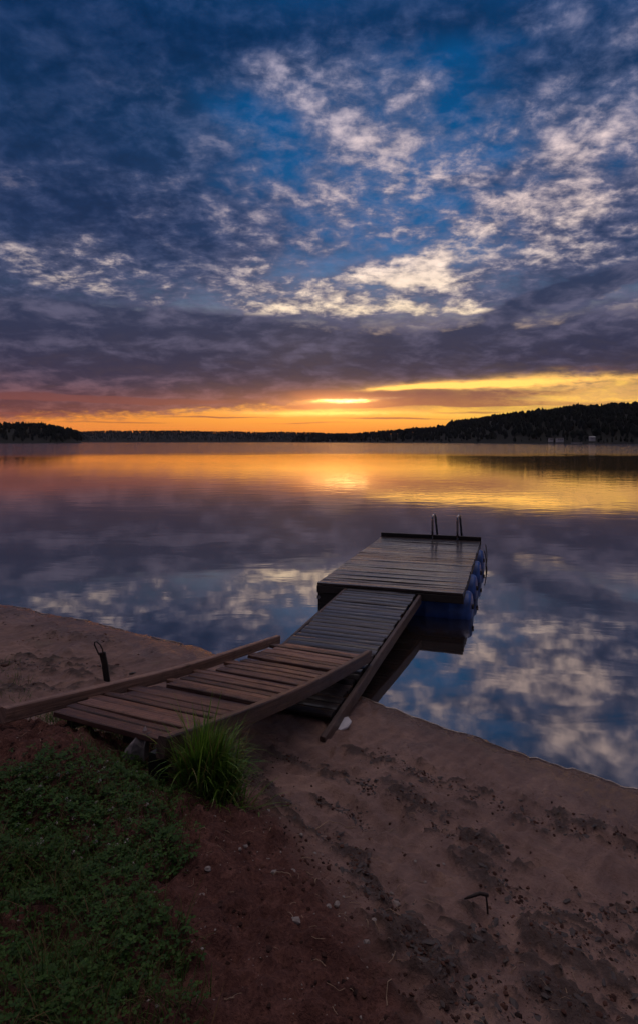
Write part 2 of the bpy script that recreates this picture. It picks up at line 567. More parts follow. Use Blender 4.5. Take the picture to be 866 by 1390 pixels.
def far_shore(name_hill, name_wood, ridge, depth, back, cols, tree_h, spacing, seed, label):
    """ridge: photo column -> photo row of the tree tops; depth: column -> distance of the waterline"""
    rr = random.Random(seed)
    rows = 9
    vs, fs = [], []
    n = 90
    hgt = {}

    def surf(c, u):
        Y0 = prof(depth, c)
        a = (c - HX) / FPX
        Yr = Y0 + back
        H = max(.6, HC + (HY - prof(ridge, c)) / FPX * Yr - tree_h * .92)
        if u <= 1:
            zz = H * (math.sin(u * math.pi / 2) ** 1.05)
        else:
            zz = H * (1 - .35 * (u - 1) ** 2)
        zz += (fbm(c * .03, u * 2.0, 1.0, 3, seed) * .08) * H * min(1, u * 3)
        Y = Y0 + back * u
        return a * Y0 + a * back * u, Y, zz - (.6 if u == 0 else 0)
    us = [0, .03, .12, .25, .4, .6, .8, 1.0, 1.4, 2.0]
    for i in range(n + 1):
        c = cols[0] + (cols[1] - cols[0]) * i / n
        for u in us: vs.append(surf(c, u))
    k = len(us)
    for i in range(n):
        for j in range(k - 1):
            fs.append((i * k + j, (i + 1) * k + j, (i + 1) * k + j + 1, i * k + j + 1))
    hb = MB(); hb.add(vs, fs)
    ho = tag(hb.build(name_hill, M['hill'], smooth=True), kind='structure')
    wb = MB()
    c = cols[0]
    area_cols = cols[1] - cols[0]
    Ym = np.mean([prof(depth, q) for q in np.linspace(cols[0], cols[1], 20)])
    width = area_cols / FPX * Ym
    cnt = int(width * back * 1.15 / spacing ** 2)
    for _ in range(cnt):
        c = rr.uniform(*cols); u = rr.random() ** .75 * 1.15
        X, Y, Z = surf(c, max(.012, u))
        hh = tree_h * rr.uniform(.74, 1.03) * (1.0 if u > .08 else rr.uniform(.35, .8))
        if rr.random() < .03: hh *= 1.2
        rad = hh * rr.uniform(.17, .27)
        sd = rr.random() * 60
        con = rr.random() < .6
        lay = [(.08, .55), (.3, 1.0), (.62, .62), (.86, .26), (1.0, .02)] if con else [(.1, .5), (.35, 1.25), (.62, 1.35), (.88, .8), (1.0, .1)]
        rings, gs = [], []
        for (zf, rf) in lay:
            ring = []
            for q in range(6):
                an = q * math.pi / 3 + sd
                r0 = rad * rf * rr.uniform(.65, 1.25)
                ring.append((X + r0 * math.cos(an), Y + r0 * math.sin(an), Z + hh * zf + rr.uniform(-.03, .03) * hh))
                gs.append((rr.random(), 0, sd))
            rings.append(ring)
        wb.loft(rings, gs, cap=False)
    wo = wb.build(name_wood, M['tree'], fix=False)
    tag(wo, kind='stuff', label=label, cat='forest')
    return surf


surf_r = far_shore('wooded_hill', 'hillside_forest',
                   [(425, 597), (440, 591.5), (470, 588.5), (500, 586), (540, 582.5), (580, 579.5), (604, 577), (612, 571), (640, 567.5), (680, 561.5), (740, 555), (800, 549.5), (866, 545), (1000, 541), (1300, 545)],
                   [(425, 1900), (600, 1350), (700, 1000), (866, 820), (1300, 700)], 210, (425, 1300), 14, 7.6, 3,
                   'dark conifer forest covering the tall hill on the right shore')
far_shore('low_hill', 'lakeside_forest',
          [(-500, 560), (-60, 570), (0, 572.5), (40, 573), (70, 575.5), (95, 580.5), (106, 584), (111, 592)],
          [(-500, 900), (111, 1250)], 140, (-500, 111), 14, 8.0, 4, 'dark forest on the low point at the left edge of the lake')
far_shore('distant_hill', 'distant_forest',
          [(60, 584.5), (130, 584.5), (240, 584.3), (330, 585.5), (420, 586.5), (480, 588), (560, 590)],
          [(60, 2900), (560, 2900)], 260, (60, 560), 12, 13, 5, 'long low band of forest on the farthest shore')
far_shore('middle_point', 'point_forest',
          [(398, 596), (405, 590), (425, 587.5), (450, 588.5), (470, 591), (482, 596)],
          [(390, 2200), (490, 2200)], 120, (398, 482), 13, 9, 6, 'small dark wooded point in the middle of the far shore')


def cabin(c, row, wd, dp, hh, roof_h, rz, label, flat=False):
    Y = prof([(425, 1900), (600, 1350), (700, 1000), (866, 820), (1300, 700)], c) - 4
    X = (c - HX) / FPX * Y
    base = max(.5, HC + (HY - row) / FPX * Y)
    t = empty('lakeside_cabin', (X, Y, base), rz)
    tag(t, label, 'cabin')
    b = MB(); b.box((-wd / 2, -dp / 2, -3.0), (wd / 2, dp / 2, hh)); b.build('wall', M['wall'], t)
    b = MB()
    e = .5
    b.add([(-wd / 2 - e, -dp / 2 - e, hh + .01), (wd / 2 + e, -dp / 2 - e, hh + .01), (wd / 2 + e, dp / 2 + e, hh + .01), (-wd / 2 - e, dp / 2 + e, hh + .01), (-wd / 2 - e, 0, hh + roof_h), (wd / 2 + e, 0, hh + roof_h)],
          [(0, 1, 5, 4), (2, 3, 4, 5), (1, 2, 5), (3, 0, 4), (3, 2, 1, 0)])
    b.build('roof', M['roof'] if not flat else M['wall'], t)
    for q in (-.28, .28):
        b = MB(); b.box((wd * q - .7, -dp / 2 - .06, 1.0), (wd * q + .7, -dp / 2 - .003, 2.2)); b.build('window', M['glass'], t)
    b = MB(); b.box((-.5, -dp / 2 - .07, 0), (.5, -dp / 2 - .003, 2.1)); b.build('door', M['door'], t)


cabin(747, 597.6, 6.0, 5, 2.6, 1.2, .1, 'small pale cabin farthest left at the foot of the forested hill')
cabin(759, 597.8, 10.5, 6, 2.8, 1.3, .05, 'wider grey cabin second from left at the foot of the hill')
cabin(803, 596.0, 7.5, 5, 2.7, 1.5, -.1, 'white roofed cabin standing highest and rightmost under the hill', True)
b = MB()
Yp = 905.0
b.box(((776 - HX) / FPX * Yp, Yp, .05), ((796 - HX) / FPX * Yp, Yp + 3, .9))
pont = tag(b.build('landing_stage', M['wall']), 'long low pale landing stage on the waterline below the hill', 'landing stage')

# ------------------------------------------------------------------ floating platform
PW, PL, PT = 2.02, 4.37, .40
plat = empty('floating_platform', (1.602, 10.278, 0), math.atan2(-.307, .952))
tag(plat, 'dark wet wooden swimming platform floating on blue barrels at the end of the gangway', 'floating dock')
b = MB()
rp = random.Random(5)
nb = 34
st = PL / nb
for i in range(nb):
    y = -PL / 2 + st * (i + .5)
    x0, x1 = -PW / 2 + rp.uniform(-.004, .012), PW / 2 - rp.uniform(-.004, .012)
    pts = []
    bowp = rp.uniform(-.006, .006); tilt = rp.uniform(-.003, .003)
    for k in range(8):
        f = k / 7
        pts.append((x0 + (x1 - x0) * f, y + rp.uniform(-.0012, .0012), PT + tilt + bowp * math.sin(f * math.pi) + rp.uniform(-.001, .001)))
    b.beam(pts, st - .004 - rp.random() * .004, .034, Vector((0, 1, rp.uniform(-.022, .022))), bev=.003, crown=rp.uniform(-.0015, .0025), wob=.001)
b.build('deck', M['wetdeck'], plat, smooth=False)
b = MB()
for sx in (-1, 1):
    b.beam([(sx * (PW / 2 - .03), -PL / 2 + .052, PT - .037), (sx * (PW / 2 - .03), PL / 2 - .052, PT - .037)], .05, .09, (1, 0, 0))
b.beam([(0, -PL / 2 + .052, PT - .037), (0, PL / 2 - .052, PT - .037)], .05, .08, (1, 0, 0))
b.beam([(-PW / 2, -PL / 2 + .025, PT - .037), (PW / 2, -PL / 2 + .025, PT - .037)], .05, .10, (0, 1, 0))
b.beam([(-PW / 2, PL / 2 - .025, PT - .037), (PW / 2, PL / 2 - .025, PT - .037)], .05, .10, (0, 1, 0))
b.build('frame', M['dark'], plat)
b = MB(); b.beam([(-PW / 2 - .01, PL / 2 + .022, PT + .085), (PW / 2 + .01, PL / 2 + .022, PT + .085)], .04, .16, (0, 1, 0)); b.build('end_board', M['dark'], plat)
b = MB()
for q in range(2):
    b.beam([(-PW / 2 + .01, -PL / 2 + .04, PT - .142 - q * .15), (-PW / 2 + .66, -PL / 2 + .04, PT - .142 - q * .15)], .04, .146, (0, 1, 0))
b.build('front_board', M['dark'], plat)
b = MB()
for q in range(7):      # boards down the left flank
    pass
b.beam([(-PW / 2 + .02, -PL / 2 + .07, PT - .142), (-PW / 2 + .02, PL / 2 - .07, PT - .142)], .03, .2, (1, 0, 0))
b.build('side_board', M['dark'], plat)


def barrel(xc, y, L, par):
    """a drum lying across the platform: axis along local x"""
    prof_ = [(0, .0), (.004, .12), (.010, .19), (.020, .235), (.045, .262), (.075, .272), (.10, .268), (.115, .274), (.20, .284), (.30, .288), (.315, .297), (.345, .297), (.36, .288), (.5, .290)]
    prof_ = prof_ + [(1 - a, r_) for a, r_ in reversed(prof_[:-1])]
    mb_ = MB()
    N = 32
    rings = [[(xc + (t - .5) * L, y + max(r_, .002) * math.cos(2 * math.pi * k / N), .05 + max(r_, .002) * math.sin(2 * math.pi * k / N)) for k in range(N)] for (t, r_) in prof_]
    mb_.loft(rings)
    o = mb_.build('barrel', M['blue'], par, smooth=True)
    for sx in (-1, 1):       # filler caps in the drum ends
        c = MB()
        for cy in (-.15,):
            ring = [[(xc + sx * (L / 2 + dx_), y + cy + q * math.cos(2 * math.pi * k / 14), .05 + .10 + q * math.sin(2 * math.pi * k / 14)) for k in range(14)] for q, dx_ in ((.036, -.01), (.036, .012), (.028, .016))]
            c.loft(ring)
        c.build('cap', M['rope'], o)
    return o


for i in range(4):
    yy_ = -PL / 2 + (.50, 1.58, 2.72, 3.84)[i]
    barrel(PW / 2 + .095 - .46, yy_, .92, plat)
    barrel(-PW / 2 + .06 + .46, yy_, .92, plat)

lad = tag(empty('ladder', (0, 0, 0)))
lad.parent = plat
lad_mb = MB()
for k in range(4):
    zz = .16 - k * .24
    off = .33 - zz * .30
    lad_mb.tube([(.02, PL / 2 + off, zz), (.60, PL / 2 + off, zz)], .016, 10)
bpy.data.objects.remove(lad)
lad = lad_mb.build('ladder', M['steel'], plat, smooth=True)
for hx in (.06, .56):
    hm = MB()
    pts = []
    y0, y1 = PL / 2 - .055, PL / 2 + .215
    ztop = PT + .50
    pts.append((hx, y0, PT + .002))
    pts.append((hx, y0, PT + .2)); pts.append((hx, y0 + .003, ztop - .14))
    for a in np.linspace(math.pi, .30, 12):
        pts.append((hx + .02 * (1 + math.cos(a)), y0 + .095 + .095 * math.cos(a), ztop - .10 + .10 * math.sin(a)))
    e = pts[-1]
    for f in (.15, .4, .7, 1.0): pts.append((e[0] + .05 * f, e[1] + .42 * f, e[2] - f * 1.05))
    hm.tube(pts, .0235, 12)
    hm.build('handrail', M['steel'], lad, smooth=True)
    fl = MB()
    ring = [[(hx + r_ * math.cos(2 * math.pi * k / 16), y0 + r_ * math.sin(2 * math.pi * k / 16), z) for k in range(16)] for r_, z in ((.042, PT + .003), (.042, PT + .011), (.022, PT + .017))]
    fl.loft(ring); fl.build('flange', M['steel'], lad)
rb = MB()
pts = []
for k in range(40):
    a = k / 39
    pts.append((PW / 2 + .10 + .03 * math.sin(a * math.pi) + .012 * math.sin(a * 9), PL / 2 - .05 - .62 * a, PT - .05 - .34 * math.sin(a * math.pi) - .02 * a))
rb.tube(pts, .009, 7)
rb.build('mooring_rope', M['rope'], plat, smooth=True)
for bx, by in ((-PW / 2 + .02, -PL / 2 - .007), (-PW / 2 + .62, -PL / 2 - .007)):
    b = MB()
    b.box((bx - .015, by - .004, PT - .22), (bx + .03, by + .004, PT - .175)); b.build('bracket', M['steel'], plat)

# ------------------------------------------------------------------ gangway (grey, from the sand up to the platform)
gang = empty('gangway', (.865, 8.235, 0), math.atan2(-.361, .932))
tag(gang, 'grey damp plank gangway sloping from the sand up to the floating platform', 'gangway')


def gz_g(q): return .362 - .0603 * q          # top of the planks at q metres from the platform


b = MB(); rg_ = random.Random(8)
q = .03
while q < 3.36:
    wdt = rg_.uniform(.104, .124)
    cx_ = q + wdt / 2
    x0, x1 = -.485 + rg_.uniform(-.015, .012), .478 + rg_.uniform(-.012, .018)
    bw = rg_.uniform(-.006, .008); tl = rg_.uniform(-.004, .004)
    pts = [(x0 + (x1 - x0) * f, -cx_ + tl * f, gz_g(cx_) + bw * math.sin(f * math.pi) + rg_.uniform(-.001, .001)) for f in np.linspace(0, 1, 7)]
    tiltv = Vector((0, 1, .0603 + rg_.uniform(-.05, .05)))
    b.beam(pts, wdt - .007, .03, tiltv, bev=.007, crown=rg_.uniform(.002, .007), wob=.0015)
    q += wdt
b.build('deck', M['wetramp'], gang)
for sx, qe in ((-1, 3.50), (1, 3.68)):
    b = MB()
    x = sx * .515 + (.006 if sx > 0 else 0)
    pts = [(x + .004 * math.sin(t * 2.1), -t, gz_g(t) - .006 + .006 * math.sin(t * 1.7)) for t in np.linspace(.04, qe, 10)]
    b.beam(pts, .045, .115, (1, 0, 0), bev=.006, wob=.002)
    b.build('stringer', M['stringer'], gang)
for t in (.25, 1.3, 2.3, 3.15):
    b = MB(); b.beam([(-.485, -t, gz_g(t) - .036), (.49, -t, gz_g(t) - .036)], .06, .07, (0, 1, 0))
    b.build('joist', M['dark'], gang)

# ------------------------------------------------------------------ upper ramp (brown, from the bank down onto the gangway)
upr = empty('boardwalk_ramp', (.035, 6.12, 0), math.atan2(-.405, .914))
tag(upr, 'weathered brown timber ramp with raised side rails lying on the gangway', 'ramp')
K = 1.094


def zr(t):
    s = t / K
    return .345 + .125 * s + .0245 * s * s


for sx, te in ((-1, 3.27), (1, 3.16)):
    b = MB()
    pts = [(sx * .498 + .006 * math.sin(t * 1.9 + sx), -t, (zr(t) if sx > 0 else .362 + .150 * t / K + .0125 * (t / K) ** 2) + .004 * math.sin(t * 2.6)) for t in np.linspace(0, te, 14)]
    b.beam(pts, .052, .085 if sx < 0 else .105, (1, 0, 0), bev=.007, wob=.002)
    b.build('side_rail', M['rail'], upr)
b = MB(); ru = random.Random(21)
t = .05
k = 0
while t < 3.0:
    wdt = ru.uniform(.095, .155)
    if k in (6,):
        t += .10; k += 1; continue            # the missing board
    cy = t + wdt / 2
    x0 = -.468 + (ru.uniform(.0, .05) if ru.random() < .6 else ru.uniform(.05, .13))
    if t > 2.62: x0 = -.41 + ru.uniform(0, .07)
    x1 = .472
    dz = ru.uniform(-.007, .006) - (.014 if k in (4, 11, 17) else 0)
    sk = ru.uniform(-.012, .012); bwk = ru.uniform(-.004, .004)
    pts = [(x0 + (x1 - x0) * f, -cy + sk * (f - .5), zr(cy) - .036 + dz + ru.uniform(-.001, .001) + bwk * math.sin(f * 3.14)) for f in np.linspace(0, 1, 6)]
    slope = (zr(cy + .05) - zr(cy - .05)) / .1
    b.beam(pts, wdt - ru.uniform(.013, .027), .032, Vector((0, 1, -slope + ru.uniform(-.05, .05))), bev=.005, crown=ru.uniform(-.002, .002), wob=.0012)
    t += wdt; k += 1
b.build('deck', M['brown'], upr)
for jx in (-.3, .12, .38):
    b = MB()
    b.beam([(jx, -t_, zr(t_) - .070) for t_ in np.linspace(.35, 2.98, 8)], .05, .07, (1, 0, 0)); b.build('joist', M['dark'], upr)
b = MB()
b.beam([(.455, -3.10, zr(3.10) - .075), (.452, -3.165, zr(3.16) - .09)], .07, .26, (1, 0, 0), bev=.01, wob=.004)
b.build('end_post', M['dark'], upr)

# ------------------------------------------------------------------ small things on the bank
X, Y = px2g(145, 928); Z = gz(X, Y)
stk = empty('old_stake', (X, Y, Z)); tag(stk, 'dark leaning stake with a wire loop at its top stuck in the sand', 'stake')
b = MB(); b.beam([(.012, 0, -.1), (0, 0, .02), (-.022, .01, .16), (-.048, .012, .265)], .055, .028, (1, 0, .1), bev=.004, wob=.003)
b.build('post', M['iron'], stk)
b = MB()
b.tube([(-.030, 0, .25), (-.033, -.004, .30), (-.052, -.008, .345), (-.085, -.01, .375), (-.105, -.01, .372), (-.108, -.006, .345), (-.092, 0, .305), (-.068, 0, .25)], .0065, 8)
b.build('wire_loop', M['iron'], stk, smooth=True)

X, Y = px2g(463, 984); Z = gz(X, Y)
b = MB(); rs = random.Random(3)
rings = []
outl = [(-.075, -.07), (-.02, -.085), (.05, -.06), (.085, .03), (.06, .09), (.0, .075), (-.055, .05)]
for z_, k_ in ((.0, 1.0), (.012, 1.02), (.018, .96)):
    rings.append([(X + a * k_, Y + c * k_, Z + z_ + .25 * (c + .085) * .35 + .012 * math.sin(a * 30)) for a, c in outl])
b.loft(rings)
tag(b.build('plastic_scrap', M['scrap']), 'flat white scrap lying on the sand by the gangway foot', 'scrap')


def rock(X, Y, Z, sx, sy, sz, seed, mat, name, sub=2):
    import bmesh
    bm = bmesh.new(); bmesh.ops.create_icosphere(bm, subdivisions=sub, radius=1)
    for v in bm.verts:
        n_ = mnoise.noise(v.co * 1.3 + Vector((seed, 0, 0))) * .45 + mnoise.noise(v.co * 3.1 + Vector((0, seed, 0))) * .18
        v.co *= 1 + n_
        v.co.x *= sx; v.co.y *= sy; v.co.z *= sz
    me_ = bpy.data.meshes.new(name); bm.to_mesh(me_); bm.free()
    me_.materials.append(mat)
    o = bpy.data.objects.new(name, me_); o.location = (X, Y, Z)
    o.rotation_euler = (0, 0, seed)
    return link(o)


X, Y = px2g(187, 1038); Z = gz(X, Y) + .02
b = MB()
outl = [(a * .8, c * .8) for a, c in [(-.085, -.05), (-.02, -.075), (.03, -.04), (.06, -.045), (.075, .02), (.05, .075), (.02, .06), (-.03, .085), (-.07, .03)]]
rings = []
for z_, k_, tx in ((-.03, .95, 0), (.035, 1.0, .0), (.075, .96, .015), (.09, .8, .02)):
    rings.append([(X + a * k_ + tx, Y + c * k_, Z + z_ * (1 + .5 * math.sin(i * 2.3)) + .35 * a) for i, (a, c) in enumerate(outl)])
b.loft(rings)
tag(b.build('broken_concrete', M['stone']), 'pale jagged lump of broken concrete at the ramp end beside the tall grass', 'concrete lump')

X, Y = px2g(662, 1254); Z = gz(X, Y)
b = MB()
b.tube([(0.0, 0, -.03), (-.002, .005, .03), (-.006, .01, .075)], .004, 6, [.004, .0045, .004])
b.tube([(.004, .01, .072), (-.03, .015, .078), (-.075, .01, .066), (-.095, .02, .05)], .006, 6, [.007, .008, .006, .003])
o = b.build('broken_twig', M['twig'], smooth=True); o.location = (X, Y, Z)
tag(o, 'dark broken twig standing crooked in the sand at lower right', 'twig')


def stem(p0, p1, name, label, r=.003):
    X0, Y0 = px2g(*p0); X1, Y1 = px2g(*p1)
    b = MB()
    pts = []
    for f in np.linspace(0, 1, 9):
        x, y = X0 + (X1 - X0) * f, Y0 + (Y1 - Y0) * f + .012 * math.sin(f * 5)
        pts.append((x, y, gz(x, y) + .008 + .012 * math.sin(f * math.pi)))
    b.tube(pts, r, 6, [r * (1 - .6 * i / 8) for i in range(9)])
    tag(b.build(name, M['straw'], smooth=True), label, 'stem')


stem((428, 1124), (476, 1117), 'dry_stem', 'pale dry reed stem lying below the sand ledge by the soil edge')
stem((368, 1200), (398, 1210), 'dry_stem', 'thin dry stem lying across the red soil in mid foreground', .0025)

# pebbles that show one by one
for i, (a, c_, s_) in enumerate([(283, 1196, .013), (322, 1150, .012), (333, 1161, .011), (326, 1168, .009), (373, 1191, .012), (398, 1197, .012), (506, 1264, .014), (537, 1225, .017), (457, 1233, .014), (402, 1275, .015), (446, 1249, .011), (427, 1160, .010),
                                (275, 1228, .011), (531, 1207, .010), (563, 1176, .009), (576, 1204, .008), (409, 1142, .010), (365, 1113, .010), (602, 1176, .008), (391, 1192, .010), (497, 1290, .012)]):
    X, Y = px2g(a, c_)
    o = rock(X, Y, gz(X, Y) + s_ * .3, s_, s_ * .8, s_ * .6, i * 1.7, M['pebble'], 'pebble')
    tag(o, 'small pale pebble half sunk in the red soil of the bank', 'pebble', 'pale pebbles on the red soil')

# ------------------------------------------------------------------ loose litter: clods, chips, grit (nobody could count it)
ICO_V = [(0, 0, 1), (.894, 0, .447), (.276, .851, .447), (-.724, .526, .447), (-.724, -.526, .447), (.276, -.851, .447), (.724, .526, -.447), (-.276, .851, -.447), (-.894, 0, -.447), (-.276, -.851, -.447), (.724, -.526, -.447), (0, 0, -1)]
ICO_F = [(0, 1, 2), (0, 2, 3), (0, 3, 4), (0, 4, 5), (0, 5, 1), (1, 6, 2), (2, 7, 3), (3, 8, 4), (4, 9, 5), (5, 10, 1), (6, 7, 2), (7, 8, 3), (8, 9, 4), (9, 10, 5), (10, 6, 1), (7, 6, 11), (8, 7, 11), (9, 8, 11), (10, 9, 11), (6, 10, 11)]
rl = random.Random(77)


def lump(mb_, x, y, s, flat=.6, elong=1.0):
    a = rl.random() * 6.28
    ca_, sa_ = math.cos(a), math.sin(a)
    z = gz(x, y)
    tz = rl.uniform(-.4, .4)
    vs = []
    for (u, v, w_) in ICO_V:
        k_ = rl.uniform(.6, 1.25)
        u, v, w_ = u * s * elong * k_, v * s * k_, w_ * s * flat * k_ + u * s * tz
        vs.append((x + u * ca_ - v * sa_, y + u * sa_ + v * ca_, z + w_ + s * flat * .3))
    sd = rl.random() * 60
    mb_.add(vs, ICO_F, [(rl.random(), 0, sd)] * 12)


clods, chips, grit_mb = MB(), MB(), MB()
for pts, w_, am in BANDS_G:
    L = sum(math.dist(a, c) for a, c in zip(pts[:-1], pts[1:]))
    N = int(L * am * 420)
    for _ in range(N):
        i = rl.randrange(len(pts) - 1)
        f = rl.random()
        x = pts[i][0] + (pts[i + 1][0] - pts[i][0]) * f + rl.gauss(0, w_ * .7)
        y = pts[i][1] + (pts[i + 1][1] - pts[i][1]) * f + rl.gauss(0, w_ * .7)
        if shore_d(x, y) < .25: continue
        s = .0025 + .011 * rl.random() ** 4
        if rl.random() < .5: lump(clods, x, y, s)
        else: lump(chips, x, y, s * 1.1, .3, rl.uniform(1.2, 2.6))
for _ in range(17000):      # crumbs over the red soil, a thin scatter over the sand
    x = rl.uniform(-2.2, 2.4); y = rl.uniform(1.2, 4.6)
    so = inside(np.array([x]), np.array([y]), SOIL_POLY)[0]
    if shore_d(x, y) < .3 or (not so and rl.random() < .88): continue
    if fbm(x, y, 2.3, 3, 2.2) < rl.uniform(-.6, .25): continue
    s = .002 + .009 * rl.random() ** 5
    (lump(clods, x, y, s, .7))
for _ in range(1500):
    x = rl.uniform(-1.6, 1.6); y = rl.uniform(1.2, 3.6)
    so = inside(np.array([x]), np.array([y]), SOIL_POLY)[0]
    if not so and rl.random() < .85: continue
    lump(grit_mb, x, y, .0016 + .004 * rl.random() ** 3, .6, rl.uniform(1, 1.8))
for _ in range(900):
    x = rl.uniform(-5.5, -1.4); y = rl.uniform(3.6, 8.6)
    if shore_d(x, y) < .35: continue
    if fbm(x, y, 1.3, 3, 4.2) < rl.uniform(-.3, .4): continue
    lump(clods if rl.random() < .6 else chips, x, y, .006 + .02 * rl.random() ** 3, .45, rl.uniform(1, 2.4))
lit_mb = MB()
for _ in range(420):
    if rl.random() < .7: x = rl.uniform(-2.0, 1.0); y = rl.uniform(1.2, 3.6)
    else: x = rl.uniform(.0, 2.4); y = rl.uniform(1.4, 4.6)
    if shore_d(x, y) < .3: continue
    a = rl.random() * 6.28; L = rl.uniform(.012, .06); r_ = rl.uniform(.0007, .0016)
    pts = []
    for f in (0, .35, .7, 1):
        qx, qy = x + math.cos(a + f * .5) * L * f, y + math.sin(a + f * .5) * L * f
        pts.append((qx, qy, gz(qx, qy) + .003 + .004 * math.sin(f * 3.1)))
    lit_mb.tube(pts, r_, 4)
tag(lit_mb.build('dry_litter', M['straw'], fix=False), 'bits of dry stalk scattered over soil and sand', 'dry litter', kind='stuff')
tag(clods.build('soil_crumbs', M['clod'], fix=False), 'dark damp crumbs of soil strewn over sand and bank', 'soil crumbs', kind='stuff')
tag(chips.build('bark_chips', M['chip'], fix=False), 'dark flakes of bark washed into lines on the sand', 'bark chips', kind='stuff')
tag(grit_mb.build('grit', M['pebble'], fix=False), 'pale grit scattered over the red soil', 'grit', kind='stuff')

# pale broken strip at the water's edge, painting in the wet rim's highlight
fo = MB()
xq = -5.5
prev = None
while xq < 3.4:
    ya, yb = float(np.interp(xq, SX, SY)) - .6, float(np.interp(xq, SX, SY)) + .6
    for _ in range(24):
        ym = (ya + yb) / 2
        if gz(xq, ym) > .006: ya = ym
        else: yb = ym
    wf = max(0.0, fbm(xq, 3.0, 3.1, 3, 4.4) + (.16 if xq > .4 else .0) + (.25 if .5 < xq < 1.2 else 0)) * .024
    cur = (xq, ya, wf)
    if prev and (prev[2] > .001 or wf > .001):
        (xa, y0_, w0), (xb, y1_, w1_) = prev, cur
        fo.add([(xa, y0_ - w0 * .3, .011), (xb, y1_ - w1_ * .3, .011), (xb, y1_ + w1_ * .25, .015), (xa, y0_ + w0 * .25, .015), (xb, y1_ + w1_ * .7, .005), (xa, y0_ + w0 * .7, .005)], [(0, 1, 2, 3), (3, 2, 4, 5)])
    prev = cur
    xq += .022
M['glint'] = simple('thin_glint', (.46, .38, .33), .3, var=.35, sc=60, bmp=.6)
tag(fo.build('shore_glint', M['glint'], fix=False, smooth=True), 'thin broken pale strip painting in the highlight of the wet water edge', 'glint', kind='stuff')

# ------------------------------------------------------------------ grass
rgz = random.Random(9)


def blade(mb_, x, y, z, L, w_, lean, az, curl, seed, n=4):
    """one tapering blade: rises, then bends over towards az"""
    ca_, sa_ = math.cos(az), math.sin(az)
    px_, pz_ = 0.0, 0.0
    an = lean
    vs, gs = [], []
    for i in range(n + 1):
        f = i / n
        ww = w_ * (1 - f) ** .7 * (.75 + .5 * min(1, f * 4)) if i < n else w_ * .06
        cx_, cy_ = x + ca_ * px_, y + sa_ * px_
        vs.append((cx_ - sa_ * ww / 2, cy_ + ca_ * ww / 2, z + pz_)); vs.append((cx_ + sa_ * ww / 2, cy_ - ca_ * ww / 2, z + pz_))
        gs += [(f, 0, seed)] * 2
        px_ += math.sin(an) * L / n; pz_ += math.cos(an) * L / n
        an += curl / n
    mb_.add(vs, [(2 * i, 2 * i + 1, 2 * i + 3, 2 * i + 2) for i in range(n)], gs)


lawn = MB(); clov = MB(); flow = MB()
lx = [p_[0] for p_ in LAWN]; ly = [p_[1] for p_ in LAWN]


def lawn_ok(x, y):
    if not (-3.6 < x < .6 and .7 < y < 3.8): return False
    e = fbm(x, y, 4.0, 4, 1.0) * .17 + rgz.gauss(0, .035)
    return bool(inside(np.array([x + e]), np.array([y - e]), LAWN)[0])


cnt = 0
while cnt < 24000:
    x = rgz.uniform(-2.6, .3); y = rgz.uniform(.9, 3.7)
    if not lawn_ok(x, y): continue
    cnt += 1
    dens = fbm(x, y, 2.6, 3, 8.0)
    if dens < rgz.uniform(-.7, .12): continue
    near = y < 2.25
    L = rgz.uniform(.035, .09) * (1.5 if near and fbm(x, y, 1.8, 2, 3.0) > 0 else 1.0)
    blade(lawn, x, y, gz(x, y) - .004, L, rgz.uniform(.0022, .0042), rgz.uniform(.05, .7), rgz.random() * 6.28, rgz.uniform(.2, 1.5), rgz.random() * 60, 3)
cnt = 0
while cnt < 20000:
    x = rgz.uniform(-2.6, .2); y = rgz.uniform(1.2, 3.7)
    if not lawn_ok(x, y): continue
    cnt += 1
    if fbm(x, y, 2.0, 3, 18.0) < rgz.uniform(-.55, .12) - (.0 if y > 2.2 else -.2): continue
    z = gz(x, y) + rgz.uniform(.012, .045)
    sd = rgz.random() * 60
    a0 = rgz.random() * 6.28
    s = rgz.uniform(.006, .011)
    for k in range(3):
        a = a0 + k * 2.09
        tl = rgz.uniform(-.4, .5)
        c_, s_ = math.cos(a), math.sin(a)
        pts = [(0, 0), (.7, -.55), (1.35, -.45), (1.5, 0), (1.35, .45), (.7, .55)]
        clov.add([(x + (u * c_ - v * s_) * s, y + (u * s_ + v * c_) * s, z + u * tl * s + abs(v) * .25 * s) for u, v in pts], [tuple(range(6))], [(.5, 0, sd)] * 6)
# weeds and grass at the near end of the ramp and a few tufts on the left beach
for (a, c_, nn, spread, hh) in [(100, 985, 260, .16, .13), (130, 995, 300, .18, .14), (165, 1008, 260, .16, .12), (195, 1018, 120, .10, .1), (85, 992, 140, .10, .10), (145, 1020, 120, .2, .07), (6, 925, 90, .2, .1), (20, 950, 70, .2, .08), (4, 905, 60, .2, .1)]:
    X, Y = px2g(a, c_)
    for _ in range(nn):
        x, y = X + rgz.gauss(0, spread * .7), Y + rgz.gauss(0, spread * .6)
        blade(lawn, x, y, gz(x, y) - .004, hh * rgz.uniform(.4, 1.2), rgz.uniform(.0025, .005), rgz.uniform(.1, .8), rgz.random() * 6.28, rgz.uniform(.2, 1.6), rgz.random() * 60, 4)
